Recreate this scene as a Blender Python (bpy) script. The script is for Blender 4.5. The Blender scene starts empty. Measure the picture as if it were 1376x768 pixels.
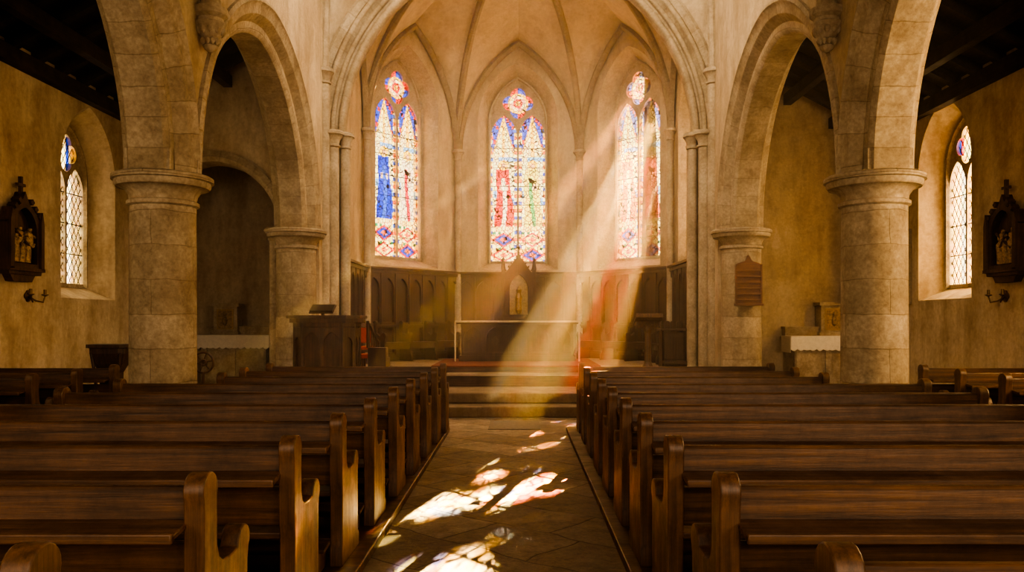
import bpy, bmesh, math, random
from mathutils import Vector, Matrix, noise
from mathutils.geometry import tessellate_polygon
random.seed(7)
PI=math.pi
V=Vector
scene=bpy.context.scene

# ------------------------------------------------------------------ mesh builder
class MB:
    def __init__(s): s.v=[];s.f=[];s.m=[];s.uv=[]
    def add(s,vs,fs,mat=0,uvs=None):
        b=len(s.v); s.v+=[tuple(p) for p in vs]
        for i,f in enumerate(fs):
            s.f.append([b+k for k in f]); s.m.append(mat)
            s.uv.append(uvs[i] if uvs else None)
    def box(s,x0,x1,y0,y1,z0,z1,mat=0,M=None):
        vs=[V((x,y,z)) for z in(z0,z1) for y in(y0,y1) for x in(x0,x1)]
        if M: vs=[M@p for p in vs]
        s.add(vs,[(0,2,3,1),(4,5,7,6),(0,1,5,4),(2,6,7,3),(0,4,6,2),(1,3,7,5)],mat)
    def plate(s,outer,holes,fn,w0,w1,mat=0):
        loops=[outer]+list(holes)
        flat=[p for l in loops for p in l]
        if holes:
            tris=tessellate_polygon([[V((p[0],p[1],0)) for p in l] for l in loops])
        else:
            tris=[tuple(range(len(outer)))]
        n=len(flat)
        vs=[fn(p[0],p[1],w0) for p in flat]+[fn(p[0],p[1],w1) for p in flat]
        fs=[tuple(t) for t in tris]+[tuple(k+n for k in reversed(t)) for t in tris]
        o=0
        for l in loops:
            k=len(l)
            for i in range(k):
                j=(i+1)%k
                fs.append((o+i,o+j,o+j+n,o+i+n))
            o+=k
        s.add(vs,fs,mat)
    def lathe(s,prof,c=(0,0,0),n=32,mat=0):
        vs=[];fs=[]
        for r,z in prof:
            for i in range(n):
                a=2*PI*i/n; vs.append((c[0]+r*math.cos(a),c[1]+r*math.sin(a),c[2]+z))
        for j in range(len(prof)-1):
            for i in range(n):
                k=(i+1)%n
                fs.append((j*n+i,j*n+k,(j+1)*n+k,(j+1)*n+i))
        fs.append(tuple(range(n-1,-1,-1))); fs.append(tuple((len(prof)-1)*n+i for i in range(n)))
        s.add(vs,fs,mat)
    def tube(s,pts,r,n=8,mat=0,rs=None,up=V((0.3,0.1,1))):
        pts=[V(p) for p in pts]; vs=[];fs=[];uvs=[]
        L=0
        for i,p in enumerate(pts):
            t=(pts[min(i+1,len(pts)-1)]-pts[max(i-1,0)]).normalized()
            a=t.cross(up)
            if a.length<1e-4: a=t.cross(V((1,0,0)))
            a.normalize(); b=t.cross(a).normalized()
            rr=rs[i] if rs else r
            for k in range(n):
                th=2*PI*k/n+PI/n
                vs.append(p+a*math.cos(th)*rr+b*math.sin(th)*rr)
        for i in range(len(pts)-1):
            dl=(pts[i+1]-pts[i]).length
            for k in range(n):
                q=(k+1)%n
                fs.append((i*n+k,i*n+q,(i+1)*n+q,(i+1)*n+k))
                uvs.append([(L,k*.1),(L,k*.1+.1),(L+dl,k*.1+.1),(L+dl,k*.1)])
            L+=dl
        fs.append(tuple(range(n)));uvs.append(None)
        fs.append(tuple((len(pts)-1)*n+i for i in range(n)));uvs.append(None)
        s.add(vs,fs,mat,uvs)
    def strips(s,rows,mat=0,closed=False,uvscale=1):
        n=len(rows[0]); vs=[p for r in rows for p in r]; fs=[];uvs=[]
        mid=rows[len(rows)//2]; al=[0]
        for i in range(1,n): al.append(al[-1]+(V(mid[i])-V(mid[i-1])).length)
        d=0
        for j in range(len(rows)-1):
            dd=(V(rows[j+1][n//3])-V(rows[j][n//3])).length
            for i in range(n-1):
                fs.append((j*n+i,j*n+i+1,(j+1)*n+i+1,(j+1)*n+i))
                uvs.append([(al[i],d),(al[i+1],d),(al[i+1],d+dd),(al[i],d+dd)])
            d+=dd
        s.add(vs,fs,mat,uvs)
    def obj(s,name,mats,loc=(0,0,0),smooth=None,bevel=None,parent=None,recalc=True):
        me=bpy.data.meshes.new(name)
        l=V(loc)
        me.from_pydata([tuple(V(p)-l) for p in s.v],[],s.f)
        for m in mats: me.materials.append(m)
        me.polygons.foreach_set('material_index',s.m)
        uvl=me.uv_layers.new(name='UVMap')
        for p,u in zip(me.polygons,s.uv):
            if u:
                for li,c in zip(p.loop_indices,u): uvl.data[li].uv=c
        if recalc:
            bm=bmesh.new(); bm.from_mesh(me); bmesh.ops.recalc_face_normals(bm,faces=bm.faces); bm.to_mesh(me); bm.free()
        if smooth is not None:
            me.polygons.foreach_set('use_smooth',[True]*len(me.polygons))
            me.set_sharp_from_angle(angle=math.radians(smooth))
        me.update()
        ob=bpy.data.objects.new(name,me); ob.location=loc
        scene.collection.objects.link(ob)
        if bevel:
            md=ob.modifiers.new('bevel','BEVEL'); md.width=bevel; md.segments=2; md.limit_method='ANGLE'; md.angle_limit=math.radians(40)
        if parent: ob.parent=parent
        return ob
def empty(name,loc=(0,0,0)):
    e=bpy.data.objects.new(name,None); e.location=loc; e.empty_display_size=.2
    scene.collection.objects.link(e); return e

# ------------------------------------------------------------------ materials
def newmat(name):
    m=bpy.data.materials.new(name); m.use_nodes=True
    nt=m.node_tree; b=nt.nodes['Principled BSDF']; return m,nt,b
def N(nt,t,**k):
    n=nt.nodes.new(t)
    for a,v in k.items(): setattr(n,a,v)
    return n
def ramp(nt,fac,stops):
    r=nt.nodes.new('ShaderNodeValToRGB'); el=r.color_ramp.elements
    while len(el)<len(stops): el.new(.5)
    for e,(p,c) in zip(el,stops): e.position=p; e.color=(*c,1)
    nt.links.new(fac,r.inputs[0]); return r.outputs[0]
def mapping(nt,src,scale=(1,1,1),rot=(0,0,0)):
    mp=N(nt,'ShaderNodeMapping'); mp.inputs['Scale'].default_value=scale; mp.inputs['Rotation'].default_value=rot
    nt.links.new(src,mp.inputs[0]); return mp.outputs[0]
def noisen(nt,vec,scale,detail=6,rough=.6):
    n=N(nt,'ShaderNodeTexNoise'); n.inputs['Scale'].default_value=scale; n.inputs['Detail'].default_value=detail; n.inputs['Roughness'].default_value=rough
    nt.links.new(vec,n.inputs['Vector']); return n.outputs[0]
def mixc(nt,f,a,b,mode='MIX'):
    n=nt.nodes.new('ShaderNodeMix'); n.data_type='RGBA'; n.blend_type=mode
    for inp,val in((n.inputs[0],f),(n.inputs[6],a),(n.inputs[7],b)):
        if isinstance(val,(int,float)): inp.default_value=val
        elif isinstance(val,tuple): inp.default_value=(*val,1)
        else: nt.links.new(val,inp)
    return n.outputs[2]
def bump(nt,b,h,strength=.3,dist=.02):
    n=N(nt,'ShaderNodeBump'); n.inputs['Strength'].default_value=strength; n.inputs['Distance'].default_value=dist
    nt.links.new(h,n.inputs['Height']); nt.links.new(n.outputs[0],b.inputs['Normal'])
def coord(nt,which='Object'):
    return N(nt,'ShaderNodeTexCoord').outputs[which]

def mat_plaster(name,c1,c2,c3):
    m,nt,b=newmat(name); co=coord(nt)
    a=noisen(nt,co,.9,8,.65); d=noisen(nt,mapping(nt,co,(1.2,1.2,.35)),1.7,8,.7)
    col=mixc(nt,ramp(nt,d,[(.38,(0,0,0)),(.66,(1,1,1))]),ramp(nt,a,[(.3,c1),(.6,c2)]),c3)
    f=noisen(nt,co,14,6,.7)
    col=mixc(nt,.4,col,ramp(nt,f,[(.3,(.42,.36,.3)),(.7,(1,1,1))]),'MULTIPLY')
    pt=noisen(nt,co,3.2,10,.75)
    col=mixc(nt,.38,col,ramp(nt,pt,[(.36,(.52,.44,.34)),(.52,(1,1,1))]),'MULTIPLY')
    nt.links.new(col,b.inputs['Base Color']); b.inputs['Roughness'].default_value=.9
    h=N(nt,'ShaderNodeMath',operation='ADD'); nt.links.new(pt,h.inputs[0]); nt.links.new(f,h.inputs[1])
    bump(nt,b,h.outputs[0],.3,.03); return m
def mat_stone(name,mode,bw=.6,rh=.34,c1=(.56,.46,.32),c2=(.34,.26,.165),radius=.38,offset=.5):
    m,nt,b=newmat(name); co=coord(nt)
    if mode=='uv': vec=coord(nt,'UV')
    elif mode=='cyl':
        sp=N(nt,'ShaderNodeSeparateXYZ'); nt.links.new(co,sp.inputs[0])
        at=N(nt,'ShaderNodeMath',operation='ARCTAN2'); nt.links.new(sp.outputs[1],at.inputs[0]); nt.links.new(sp.outputs[0],at.inputs[1])
        mu=N(nt,'ShaderNodeMath',operation='MULTIPLY'); nt.links.new(at.outputs[0],mu.inputs[0]); mu.inputs[1].default_value=radius
        cb=N(nt,'ShaderNodeCombineXYZ'); nt.links.new(mu.outputs[0],cb.inputs[0]); nt.links.new(sp.outputs[2],cb.inputs[1]); vec=cb.outputs[0]
    else: vec=None
    a=noisen(nt,co,2.3,8,.65); f=noisen(nt,co,22,5,.7)
    base=ramp(nt,a,[(.3,c2),(.62,c1)])
    base=mixc(nt,.6,base,ramp(nt,f,[(.32,(.42,.36,.3)),(.65,(1,1,1))]),'MULTIPLY')
    pt=noisen(nt,co,5,10,.75)
    base=mixc(nt,.5,base,ramp(nt,pt,[(.36,(.5,.42,.33)),(.52,(1,1,1))]),'MULTIPLY')
    if vec is not None:
        br=N(nt,'ShaderNodeTexBrick'); br.offset=offset; br.inputs['Scale'].default_value=1; br.inputs['Brick Width'].default_value=bw; br.inputs['Row Height'].default_value=rh
        br.inputs['Mortar Size'].default_value=.007; br.inputs['Mortar Smooth'].default_value=.7
        br.inputs['Color1'].default_value=(1,1,1,1); br.inputs['Color2'].default_value=(.82,.79,.73,1); br.inputs['Mortar'].default_value=(.64,.58,.50,1)
        nz=N(nt,'ShaderNodeTexNoise'); nz.inputs['Scale'].default_value=3
        nt.links.new(vec,nz.inputs['Vector'])
        vm=N(nt,'ShaderNodeVectorMath',operation='MULTIPLY_ADD'); nt.links.new(nz.outputs['Color'],vm.inputs[0]); vm.inputs[1].default_value=(.06,.06,0); nt.links.new(vec,vm.inputs[2])
        nt.links.new(vm.outputs[0],br.inputs['Vector'])
        base=mixc(nt,1,base,br.outputs['Color'],'MULTIPLY')
        h=N(nt,'ShaderNodeMath',operation='SUBTRACT'); nt.links.new(pt,h.inputs[0]); nt.links.new(br.outputs['Fac'],h.inputs[1]); hh=h.outputs[0]
    else: hh=pt
    nt.links.new(base,b.inputs['Base Color']); b.inputs['Roughness'].default_value=.85
    bump(nt,b,hh,.45,.02); return m
def mat_wood(name,axis='x',dark=(.032,.016,.008),light=(.20,.100,.046),rough=.40):
    m,nt,b=newmat(name); co=coord(nt)
    sc={'x':(.5,14,14),'y':(14,.5,14),'z':(14,14,.5)}[axis]
    v=mapping(nt,co,sc); a=noisen(nt,v,2.6,8,.7); l=noisen(nt,co,3.2,8,.75)
    col=ramp(nt,a,[(.3,dark),(.68,light)])
    col=mixc(nt,.8,col,ramp(nt,l,[(.32,(.30,.27,.24)),(.62,(1.0,1.0,1.0))]),'MULTIPLY')
    nt.links.new(col,b.inputs['Base Color'])
    r=ramp(nt,l,[(.3,(rough+.18,)*3),(.7,(rough-.1,)*3)]); nt.links.new(r,b.inputs['Roughness'])
    bump(nt,b,a,.35,.006); return m
def mat_plain(name,col,rough=.6,metal=0,var=.25,scale=18):
    m,nt,b=newmat(name); co=coord(nt); f=noisen(nt,co,scale,5,.6)
    c=ramp(nt,f,[(.3,tuple(x*(1-var) for x in col)),(.7,tuple(min(1,x*(1+var)) for x in col))])
    nt.links.new(c,b.inputs['Base Color']); b.inputs['Roughness'].default_value=rough; b.inputs['Metallic'].default_value=metal
    bump(nt,b,f,.2,.005); return m

PLASTER=mat_plaster('aged_plaster',(.56,.44,.285),(.67,.55,.375),(.40,.295,.18))
VAULT=mat_plaster('vault_plaster',(.60,.48,.31),(.68,.55,.38),(.50,.385,.24))
STCOL=mat_stone('limestone_drum','cyl',1.1,.40)
STUV=mat_stone('limestone_voussoir','uv',.34,.6)
STONE=mat_stone('limestone_plain','none')
STDARK=mat_stone('limestone_rib','uv',.5,3,c1=(.42,.33,.22),c2=(.28,.21,.13))
WX=mat_wood('oak_lengthwise','x'); WZ=mat_wood('oak_upright','z',light=(.23,.115,.052),dark=(.045,.022,.010)); WY=mat_wood('oak_beams','y',dark=(.012,.007,.004),light=(.05,.028,.015),rough=.7)
WPAN=mat_wood('oak_panelling','z',dark=(.024,.011,.006),light=(.11,.050,.022),rough=.5)
BRASS=mat_plain('aged_brass',(.16,.10,.04),.4,.9)
CLOTH=mat_plain('altar_linen',(.75,.68,.55),.9,var=.08)
CLOTH2=mat_plain('altar_edging',(.50,.40,.25),.8,var=.15)
RED=mat_plain('red_upholstery',(.35,.03,.02),.8)
CARPET=mat_plain('worn_red_carpet',(.17,.045,.03),.95,scale=40)
LEAD=mat_plain('lead_cames',(.02,.018,.015),.6,.3)
RELIEF=mat_plain('painted_relief',(.30,.20,.10),.5,.2,var=.6,scale=25)
DARK=mat_plain('dark_wood',(.03,.017,.01),.5)  # plain dark brown with slight random variation
GILT=mat_plain('faded_gilding',(.38,.26,.11),.5,.4)

def mat_floor():
    m,nt,b=newmat('worn_flagstones'); co=coord(nt)
    nz=N(nt,'ShaderNodeTexNoise'); nz.inputs['Scale'].default_value=1.5; nt.links.new(co,nz.inputs['Vector'])
    vm=N(nt,'ShaderNodeVectorMath',operation='MULTIPLY_ADD'); nt.links.new(nz.outputs['Color'],vm.inputs[0]); vm.inputs[1].default_value=(.20,.20,0); nt.links.new(co,vm.inputs[2])
    v=mapping(nt,vm.outputs[0],(1,1,1),(0,0,math.radians(40)))
    br=N(nt,'ShaderNodeTexBrick'); br.offset=.37; br.squash=1.35; br.squash_frequency=3; br.inputs['Scale'].default_value=1; br.inputs['Brick Width'].default_value=.80; br.inputs['Row Height'].default_value=.58
    br.inputs['Mortar Size'].default_value=.009; br.inputs['Mortar Smooth'].default_value=.6
    br.inputs['Color1'].default_value=(1,1,1,1); br.inputs['Color2'].default_value=(.64,.60,.54,1); br.inputs['Mortar'].default_value=(.34,.29,.24,1)
    nt.links.new(v,br.inputs['Vector'])
    a=noisen(nt,co,2.6,8,.75); f=noisen(nt,co,30,5,.7); g=noisen(nt,co,7,10,.8)
    c=ramp(nt,a,[(.32,(.24,.18,.115)),(.62,(.55,.43,.30))])
    c=mixc(nt,1,c,br.outputs['Color'],'MULTIPLY')
    c=mixc(nt,.6,c,ramp(nt,f,[(.3,(.45,.45,.45)),(.65,(1,1,1))]),'MULTIPLY')
    c=mixc(nt,.6,c,ramp(nt,g,[(.38,(.4,.36,.32)),(.52,(1,1,1))]),'MULTIPLY')
    nt.links.new(c,b.inputs['Base Color'])
    nt.links.new(ramp(nt,a,[(.3,(.45,)*3),(.7,(.75,)*3)]),b.inputs['Roughness'])
    h=N(nt,'ShaderNodeMath',operation='SUBTRACT'); nt.links.new(g,h.inputs[0]); nt.links.new(br.outputs['Fac'],h.inputs[1])
    bump(nt,b,h.outputs[0],.8,.025); return m
FLOOR=mat_floor()

def mat_glass(name,scale,diamond=False):
    m,nt,b=newmat(name); nt.nodes.remove(b); out=nt.nodes['Material Output']
    co=coord(nt,'UV')
    at=N(nt,'ShaderNodeAttribute',attribute_name='Col')
    if diamond:
        v=mapping(nt,co,(1,.62,1),(0,0,0)); v=mapping(nt,v,(1,1,1),(0,0,PI/4))
        br=N(nt,'ShaderNodeTexBrick'); br.offset=0; br.inputs['Scale'].default_value=1; br.inputs['Brick Width'].default_value=.095; br.inputs['Row Height'].default_value=.095
        br.inputs['Mortar Size'].default_value=.0085; br.inputs['Mortar Smooth'].default_value=0
        nt.links.new(v,br.inputs['Vector']); lead=br.outputs['Fac']
        vor=N(nt,'ShaderNodeTexVoronoi'); vor.inputs['Scale'].default_value=9; nt.links.new(co,vor.inputs['Vector'])
        cellc=vor.outputs['Color']
    else:
        vor=N(nt,'ShaderNodeTexVoronoi'); vor.inputs['Scale'].default_value=scale; nt.links.new(co,vor.inputs['Vector']); cellc=vor.outputs['Color']
        ve=N(nt,'ShaderNodeTexVoronoi',feature='DISTANCE_TO_EDGE'); ve.inputs['Scale'].default_value=scale; nt.links.new(co,ve.inputs['Vector'])
        lt=N(nt,'ShaderNodeMath',operation='LESS_THAN'); nt.links.new(ve.outputs['Distance'],lt.inputs[0]); lt.inputs[1].default_value=.05; lead=lt.outputs[0]
    c=mixc(nt,.15,at.outputs['Color'],cellc,'MULTIPLY')
    tr=N(nt,'ShaderNodeBsdfTransparent'); nt.links.new(c,tr.inputs[0])
    df=N(nt,'ShaderNodeBsdfDiffuse'); df.inputs[0].default_value=(.03,.025,.02,1)
    mx=N(nt,'ShaderNodeMixShader'); nt.links.new(lead,mx.inputs[0]); nt.links.new(tr.outputs[0],mx.inputs[1]); nt.links.new(df.outputs[0],mx.inputs[2])
    nt.links.new(mx.outputs[0],out.inputs[0]); return m
GLASS=mat_glass('stained_glass',9.5); GLASSD=mat_glass('diamond_leaded_glass',8,True)

# ------------------------------------------------------------------ arch helpers
def arch(cx,zs,a,R,r=0,n=14):
    end=math.acos(max(-1,min(1,-(R-a)/(R+r))))
    L=[]
    for i in range(n+1):
        th=PI+(end-PI)*i/n
        L.append((cx-a+R+(R+r)*math.cos(th),zs+(R+r)*math.sin(th)))
    Rr=[(2*cx-x,z) for x,z in reversed(L[:-1])]
    return L+Rr
def win_contour(cx,z0,zs,a,R,r=0,dz=0,n=14):
    return [(cx-a-r,z0-dz)]+arch(cx,zs,a,R,r,n)+[(cx+a+r,z0-dz)]
def quatrefoil(cx,cz,q,p,n=40,rot=0,k=4):
    pts=[]
    for i in range(n):
        th=2*PI*i/n; st=2*PI/k
        ph=((th-rot+st/2)%st)-st/2
        rr=q*math.cos(ph)+math.sqrt(max(0,p*p-(q*math.sin(ph))**2))
        pts.append((cx+rr*math.cos(th),cz+rr*math.sin(th)))
    return pts
def facet(p0,p1):
    O=V((p0[0],p0[1],0)); U=V((p1[0]-p0[0],p1[1]-p0[1],0)); L=U.length; U.normalize(); Nn=V((U.y,-U.x,0))
    return (lambda u,v,w: O+U*u+Nn*w+V((0,0,v))),L,U,Nn

# stained glass colouring
def hsh(*a):
    return (math.sin(sum(x*y for x,y in zip(a,(127.1,311.7,74.7,39.3))))*43758.5453)%1
def pick(h,w):
    t=0
    for c,x in w:
        t+=x
        if h<=t: return c
    return w[-1][0]
def glass_col(u,v,a,H0,Hs,robes,warm,qz=None):
    side=0 if u<0 else 1
    lc=a*.5; lu=u-(-lc if side==0 else lc); lw=lc-.05
    white=(1,.84,.46); gold=(.95,.55,.08); bl=(.03,.07,.60); rd=(.66,.035,.025)
    if v>Hs:
        if qz is None:
            h=hsh(int(u*12),int(v*12),3)
            return pick(h,[(rd,.25),(bl,.25),(gold,.2),(white,.30)])
        d=math.hypot(u,v-qz); k=int((math.atan2(v-qz,u)+PI)/(PI/4))
        if d<.07: return gold
        if d<.13: return rd
        if d<.22: return white if k%2 else (.85,.35,.25)
        if d<.28: return gold
        return bl if k%2 else rd
    edge=abs(lu)/lw
    if edge>.84:
        k=int(v/.10)%4
        return [(.05,.12,.6),white,(.75,.16,.04),gold][k]
    fv=v/H0
    if fv<.21:
        cv=((v+.0)%(H0*.105))/(H0*.105)-.5; d=abs(lu)/lw+abs(cv)*2
        if abs(d-.85)<.13: return rd
        if d<.35: return (.85,.16,.05)
        if d<.72: return bl if (int(v/(H0*.105))+side)%2 else (.95,.7,.25)
        return pick(hsh(int(lu*14),int(v*14),1),[(white,.65),(gold,.25),((.05,.3,.12),.10)])
    if fv<.25: return gold if int(lu*30)%2 else white
    if fv<.72:
        t=(fv-.25)/.47
        hx=lu/lw
        HY=.47*H0
        if (hx*lw)**2+((t-.87)*HY)**2<.07**2: return (.85,.45,.25)
        if (hx*lw)**2+((t-.88)*HY)**2<.14**2: return (1,.60,.05)
        wd=.74-.34*max(0,t-.1)+.05*math.sin(t*9+side*2)
        if .0<t<.82:
            c=robes[side]
            if abs(hx-.08*math.sin(t*6+side))<wd:
                q=hx-.14*math.sin(t*5+side*1.7)
                if -.16<q<.14 and t<.70: return c[1]
                if abs(t-.56)<.04 and abs(hx)<.35: return (.85,.5,.3)
                f=.7+.45*abs(math.sin(lu*60+t*6))
                return tuple(x*f for x in c[0])
        return pick(hsh(int(lu*7),int(v*5),2),[((.25,.45,.75),.22),(white,.58),((.85,.70,.32),.20)])
    t2=(fv-.72)/.28
    sp=(1-t2)*.95
    if abs(lu)/lw<sp:
        k=int(v/.07)
        if abs(lu)/lw<.12: return gold
        if abs(abs(lu)/lw-sp)<.12: return gold
        return white if (k+int(abs(lu)/.05))%3 else (.85,.62,.25)
    return bl if (int(v*10)+int(lu*14))%5 else rd

WN=[0]
def build_window(fn,U,Nn,uc,z0,zs,a,R,robes=None,warm=0,diamond=False,power=150,lcol=(1,.85,.62),lsize=1.3,depth=.45,tint=1.0,bars=True):
    WN[0]+=1
    cen=fn(uc,(z0+zs)/2,-depth)
    e=empty('window_%d'%WN[0],cen)
    apex=zs+math.sqrt(R*R-(R-a)**2)
    bar=.05
    lc=(bar/2+a-.055)/2; lw=(a-.055-bar/2)/2
    Rl=lw*1.9
    lr=math.sqrt(Rl*Rl-(Rl-lw)**2)
    lspring=zs-lr*.62
    holes=[win_contour(uc-lc,z0+.05,lspring,lw,Rl,n=8),win_contour(uc+lc,z0+.05,lspring,lw,Rl,n=8)]
    qr=a*.54; qz=lspring+lr+ (apex-(lspring+lr))*.32
    holes.append(quatrefoil(uc,qz,qr*.5,qr*.48,k=4,rot=0 ))
    mb=MB()
    mb.plate(win_contour(uc,z0-.02,zs,a,R,.02),holes,fn,-depth+.05,-depth-.05,0)
    mb2rows=[[fn(p[0],p[1],w) for p in win_contour(uc,z0,zs,a,R,rr)] for rr,w in((.0,-depth+.10),(-.03,-depth+.10),(-.055,-depth+.05))]
    mb.strips(mb2rows,0)
    tr=mb.obj('tracery',[STONE],loc=cen,smooth=35); tr.parent=e; tr.location=(0,0,0)
    cell=.024; cols=[]
    nu=int(2*a/cell)+1; nv=int((apex-z0)/cell)+1
    g=MB()
    for j in range(nv):
        for i in range(nu):
            u0=-a+i*cell; v0=j*cell; um=u0+cell/2; vm_=v0+cell/2
            hh=z0+vm_
            if hh>zs:
                dx=abs(um)+(R-a); 
                if math.hypot(dx,hh-zs)>R: continue
            g.add([fn(uc+u0,z0+v0,-depth),fn(uc+u0+cell,z0+v0,-depth),fn(uc+u0+cell,z0+v0+cell,-depth),fn(uc+u0,z0+v0+cell,-depth)],[(0,1,2,3)],0,
                  [[(u0,v0),(u0+cell,v0),(u0+cell,v0+cell),(u0,v0+cell)]])
            inq=math.hypot(um,hh-qz)<qr*1.05
            if diamond:
                if inq: c=glass_col(um,99,a,1,0,None,0)
                else:
                    h=hsh(int(um*11),int(vm_*11)); c=(1,.93-.08*h,.78-.2*h)
            elif inq: c=glass_col(um,vm_,a,lspring+lr-z0,-1,robes,warm,qz-z0)
            else: c=glass_col(um,vm_,a,lspring+lr-z0,90,robes,warm)
            c=tuple(min(1,(x*(1-warm)+warm*y))*tint for x,y in zip(c,(1,.80,.42)))
            cols.append(c)
    gl=g.obj('glass',[GLASSD if diamond else GLASS],loc=cen,recalc=False); gl.parent=e; gl.location=(0,0,0)
    ca=gl.data.color_attributes.new('Col','FLOAT_COLOR','CORNER')
    for p,c in zip(gl.data.polygons,cols):
        for li in p.loop_indices: ca.data[li].color=(*c,1)
    if bars:
        b=MB(); k=z0+.55
        while k<lspring:
            for s in(-1,1):
                u0=uc+s*lc-lw-.01;u1=uc+s*lc+lw+.01
                b.plate([(u0,k),(u1,k),(u1,k+.014),(u0,k+.014)],[],fn,-depth+.03,-depth+.01,0)
            k+=.52
        bo=b.obj('saddle_bars',[LEAD],loc=cen); bo.parent=e; bo.location=(0,0,0)
    ld=bpy.data.lights.new('daylight','AREA'); ld.shape='RECTANGLE'; ld.size=2*a*lsize; ld.size_y=(apex-z0)*lsize*.95; ld.energy=power; ld.color=lcol
    lo=bpy.data.objects.new('daylight_outside_window_%d'%WN[0],ld); lo.location=fn(uc,(z0+apex)/2,-depth-.5); lo.rotation_euler=Nn.to_track_quat('-Z','Y').to_euler()
    scene.collection.objects.link(lo)

def wall_with_windows(name,p0,p1,z0,z1,wins,mats,depth=.45,thick=.65,splay=.28,ext0=0,ext1=0):
    fn,L,U,Nn=facet(p0,p1)
    mb=MB()
    rect=[(-ext0,z0),(L+ext1,z0),(L+ext1,z1),(-ext0,z1)]
    big=[win_contour(w['u'],w['z0'],w['zs'],w['a'],w['R'],splay,.22) for w in wins]
    small=[win_contour(w['u'],w['z0'],w['zs'],w['a'],w['R']) for w in wins]
    mb.plate(rect,big,fn,0,-.02,0)
    mb.plate(rect,small,fn,-depth+.02,-thick,0)
    for b_,s_ in zip(big,small):
        rows=[]
        for k in range(5):
            t=k/4
            rows.append([fn(b[0]*(1-t)+s[0]*t,b[1]*(1-t)+s[1]*t,-(depth-.0)*t) for b,s in zip(b_,s_)])
        rows=[r+[r[0]] for r in rows]
        mb.strips(rows,1)
    mb.obj(name,mats,smooth=30)
    return fn,L,U,Nn

# ------------------------------------------------------------------ SHELL
XW=7.3; XA0=3.87; XA1=4.63; XC=4.25; ZC=3.22
aw=dict(z0=2.08,zs=3.95,a=.60,R=.95)
fnL,LL,UL,NL=wall_with_windows('wall_left',(-XW,-5),(-XW,18.6),0,6,[dict(u=18.8,**aw),dict(u=12.2,**aw)],[PLASTER,PLASTER],splay=.27)
fnR,LR,UR,NR=wall_with_windows('wall_right',(XW,18.6),(XW,-5),0,6,[dict(u=18.6-13.95,z0=2.08,zs=4.12,a=.60,R=.95),dict(u=18.6-7.2,**aw)],[PLASTER,PLASTER],splay=.27)
build_window(fnL,UL,NL,18.8,2.08,3.95,.6,.95,diamond=True,power=50,lcol=(1,.86,.66))
build_window(fnL,UL,NL,12.2,2.08,3.95,.6,.95,diamond=True,power=60,lcol=(1,.84,.62))  # nearer window out of view, put in for extra light
build_window(fnR,UR,NR,18.6-13.95,2.08,4.12,.6,.95,diamond=True,power=300,lcol=(1,.76,.46))
build_window(fnR,UR,NR,18.6-7.2,2.08,3.95,.6,.95,diamond=True,power=1000,lcol=(1,.76,.46))  # out-of-view window, put in to light the right side more
# apse
AP=[(-3.75,16.9),(-3.75,19.5),(-1.68,22),(1.68,22),(3.75,19.5),(3.75,16.9)]
WA=.80; WR=1.38; WZS=6.93
w0=dict(z0=3.08,zs=WZS,a=WA,R=WR)
FL=3.246
blue=((.01,.05,.65),(.05,.14,.75)); white_=((.95,.75,.5),(.7,.05,.06)); red=((.75,.02,.02),(.95,.8,.55)); green=((.85,.65,.14),(.1,.42,.12)); org=((.95,.26,.04),(1,.85,.5)); red2=((.8,.02,.01),(.75,.3,.02))
f0=wall_with_windows('wall_apse_north',AP[0],AP[1],0,11,[],[PLASTER,STONE])
f1=wall_with_windows('wall_apse_northeast',AP[1],AP[2],0,11,[dict(u=FL*.45,**w0)],[PLASTER,STONE],ext0=.3,ext1=.3)
f2=wall_with_windows('wall_apse_east',AP[2],AP[3],0,11,[dict(u=1.66,**w0)],[PLASTER,STONE],ext0=.3,ext1=.3)
f3=wall_with_windows('wall_apse_southeast',AP[3],AP[4],0,11,[dict(u=FL*.53,**w0)],[PLASTER,STONE],ext0=.3,ext1=.3)
wS=dict(z0=3.08,zs=6.0,a=.45,R=.8)
f4=wall_with_windows('wall_apse_south',AP[4],AP[5],0,11,[dict(u=1.15,**wS)],[PLASTER,STONE])
build_window(f1[0],f1[2],f1[3],FL*.45,3.08,WZS,WA,WR,robes=(blue,white_),power=230,lcol=(1,.84,.60))
build_window(f2[0],f2[2],f2[3],1.66,3.08,WZS,WA,WR,robes=(red,green),power=270,lcol=(1,.84,.58),warm=.03)
build_window(f3[0],f3[2],f3[3],FL*.53,3.08,WZS,WA,WR,robes=(org,red2),power=480,lcol=(1,.80,.50),warm=.24)
build_window(f4[0],f4[2],f4[3],1.15,3.08,6.0,.45,.8,diamond=True,power=200,lcol=(1,.76,.46))

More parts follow.
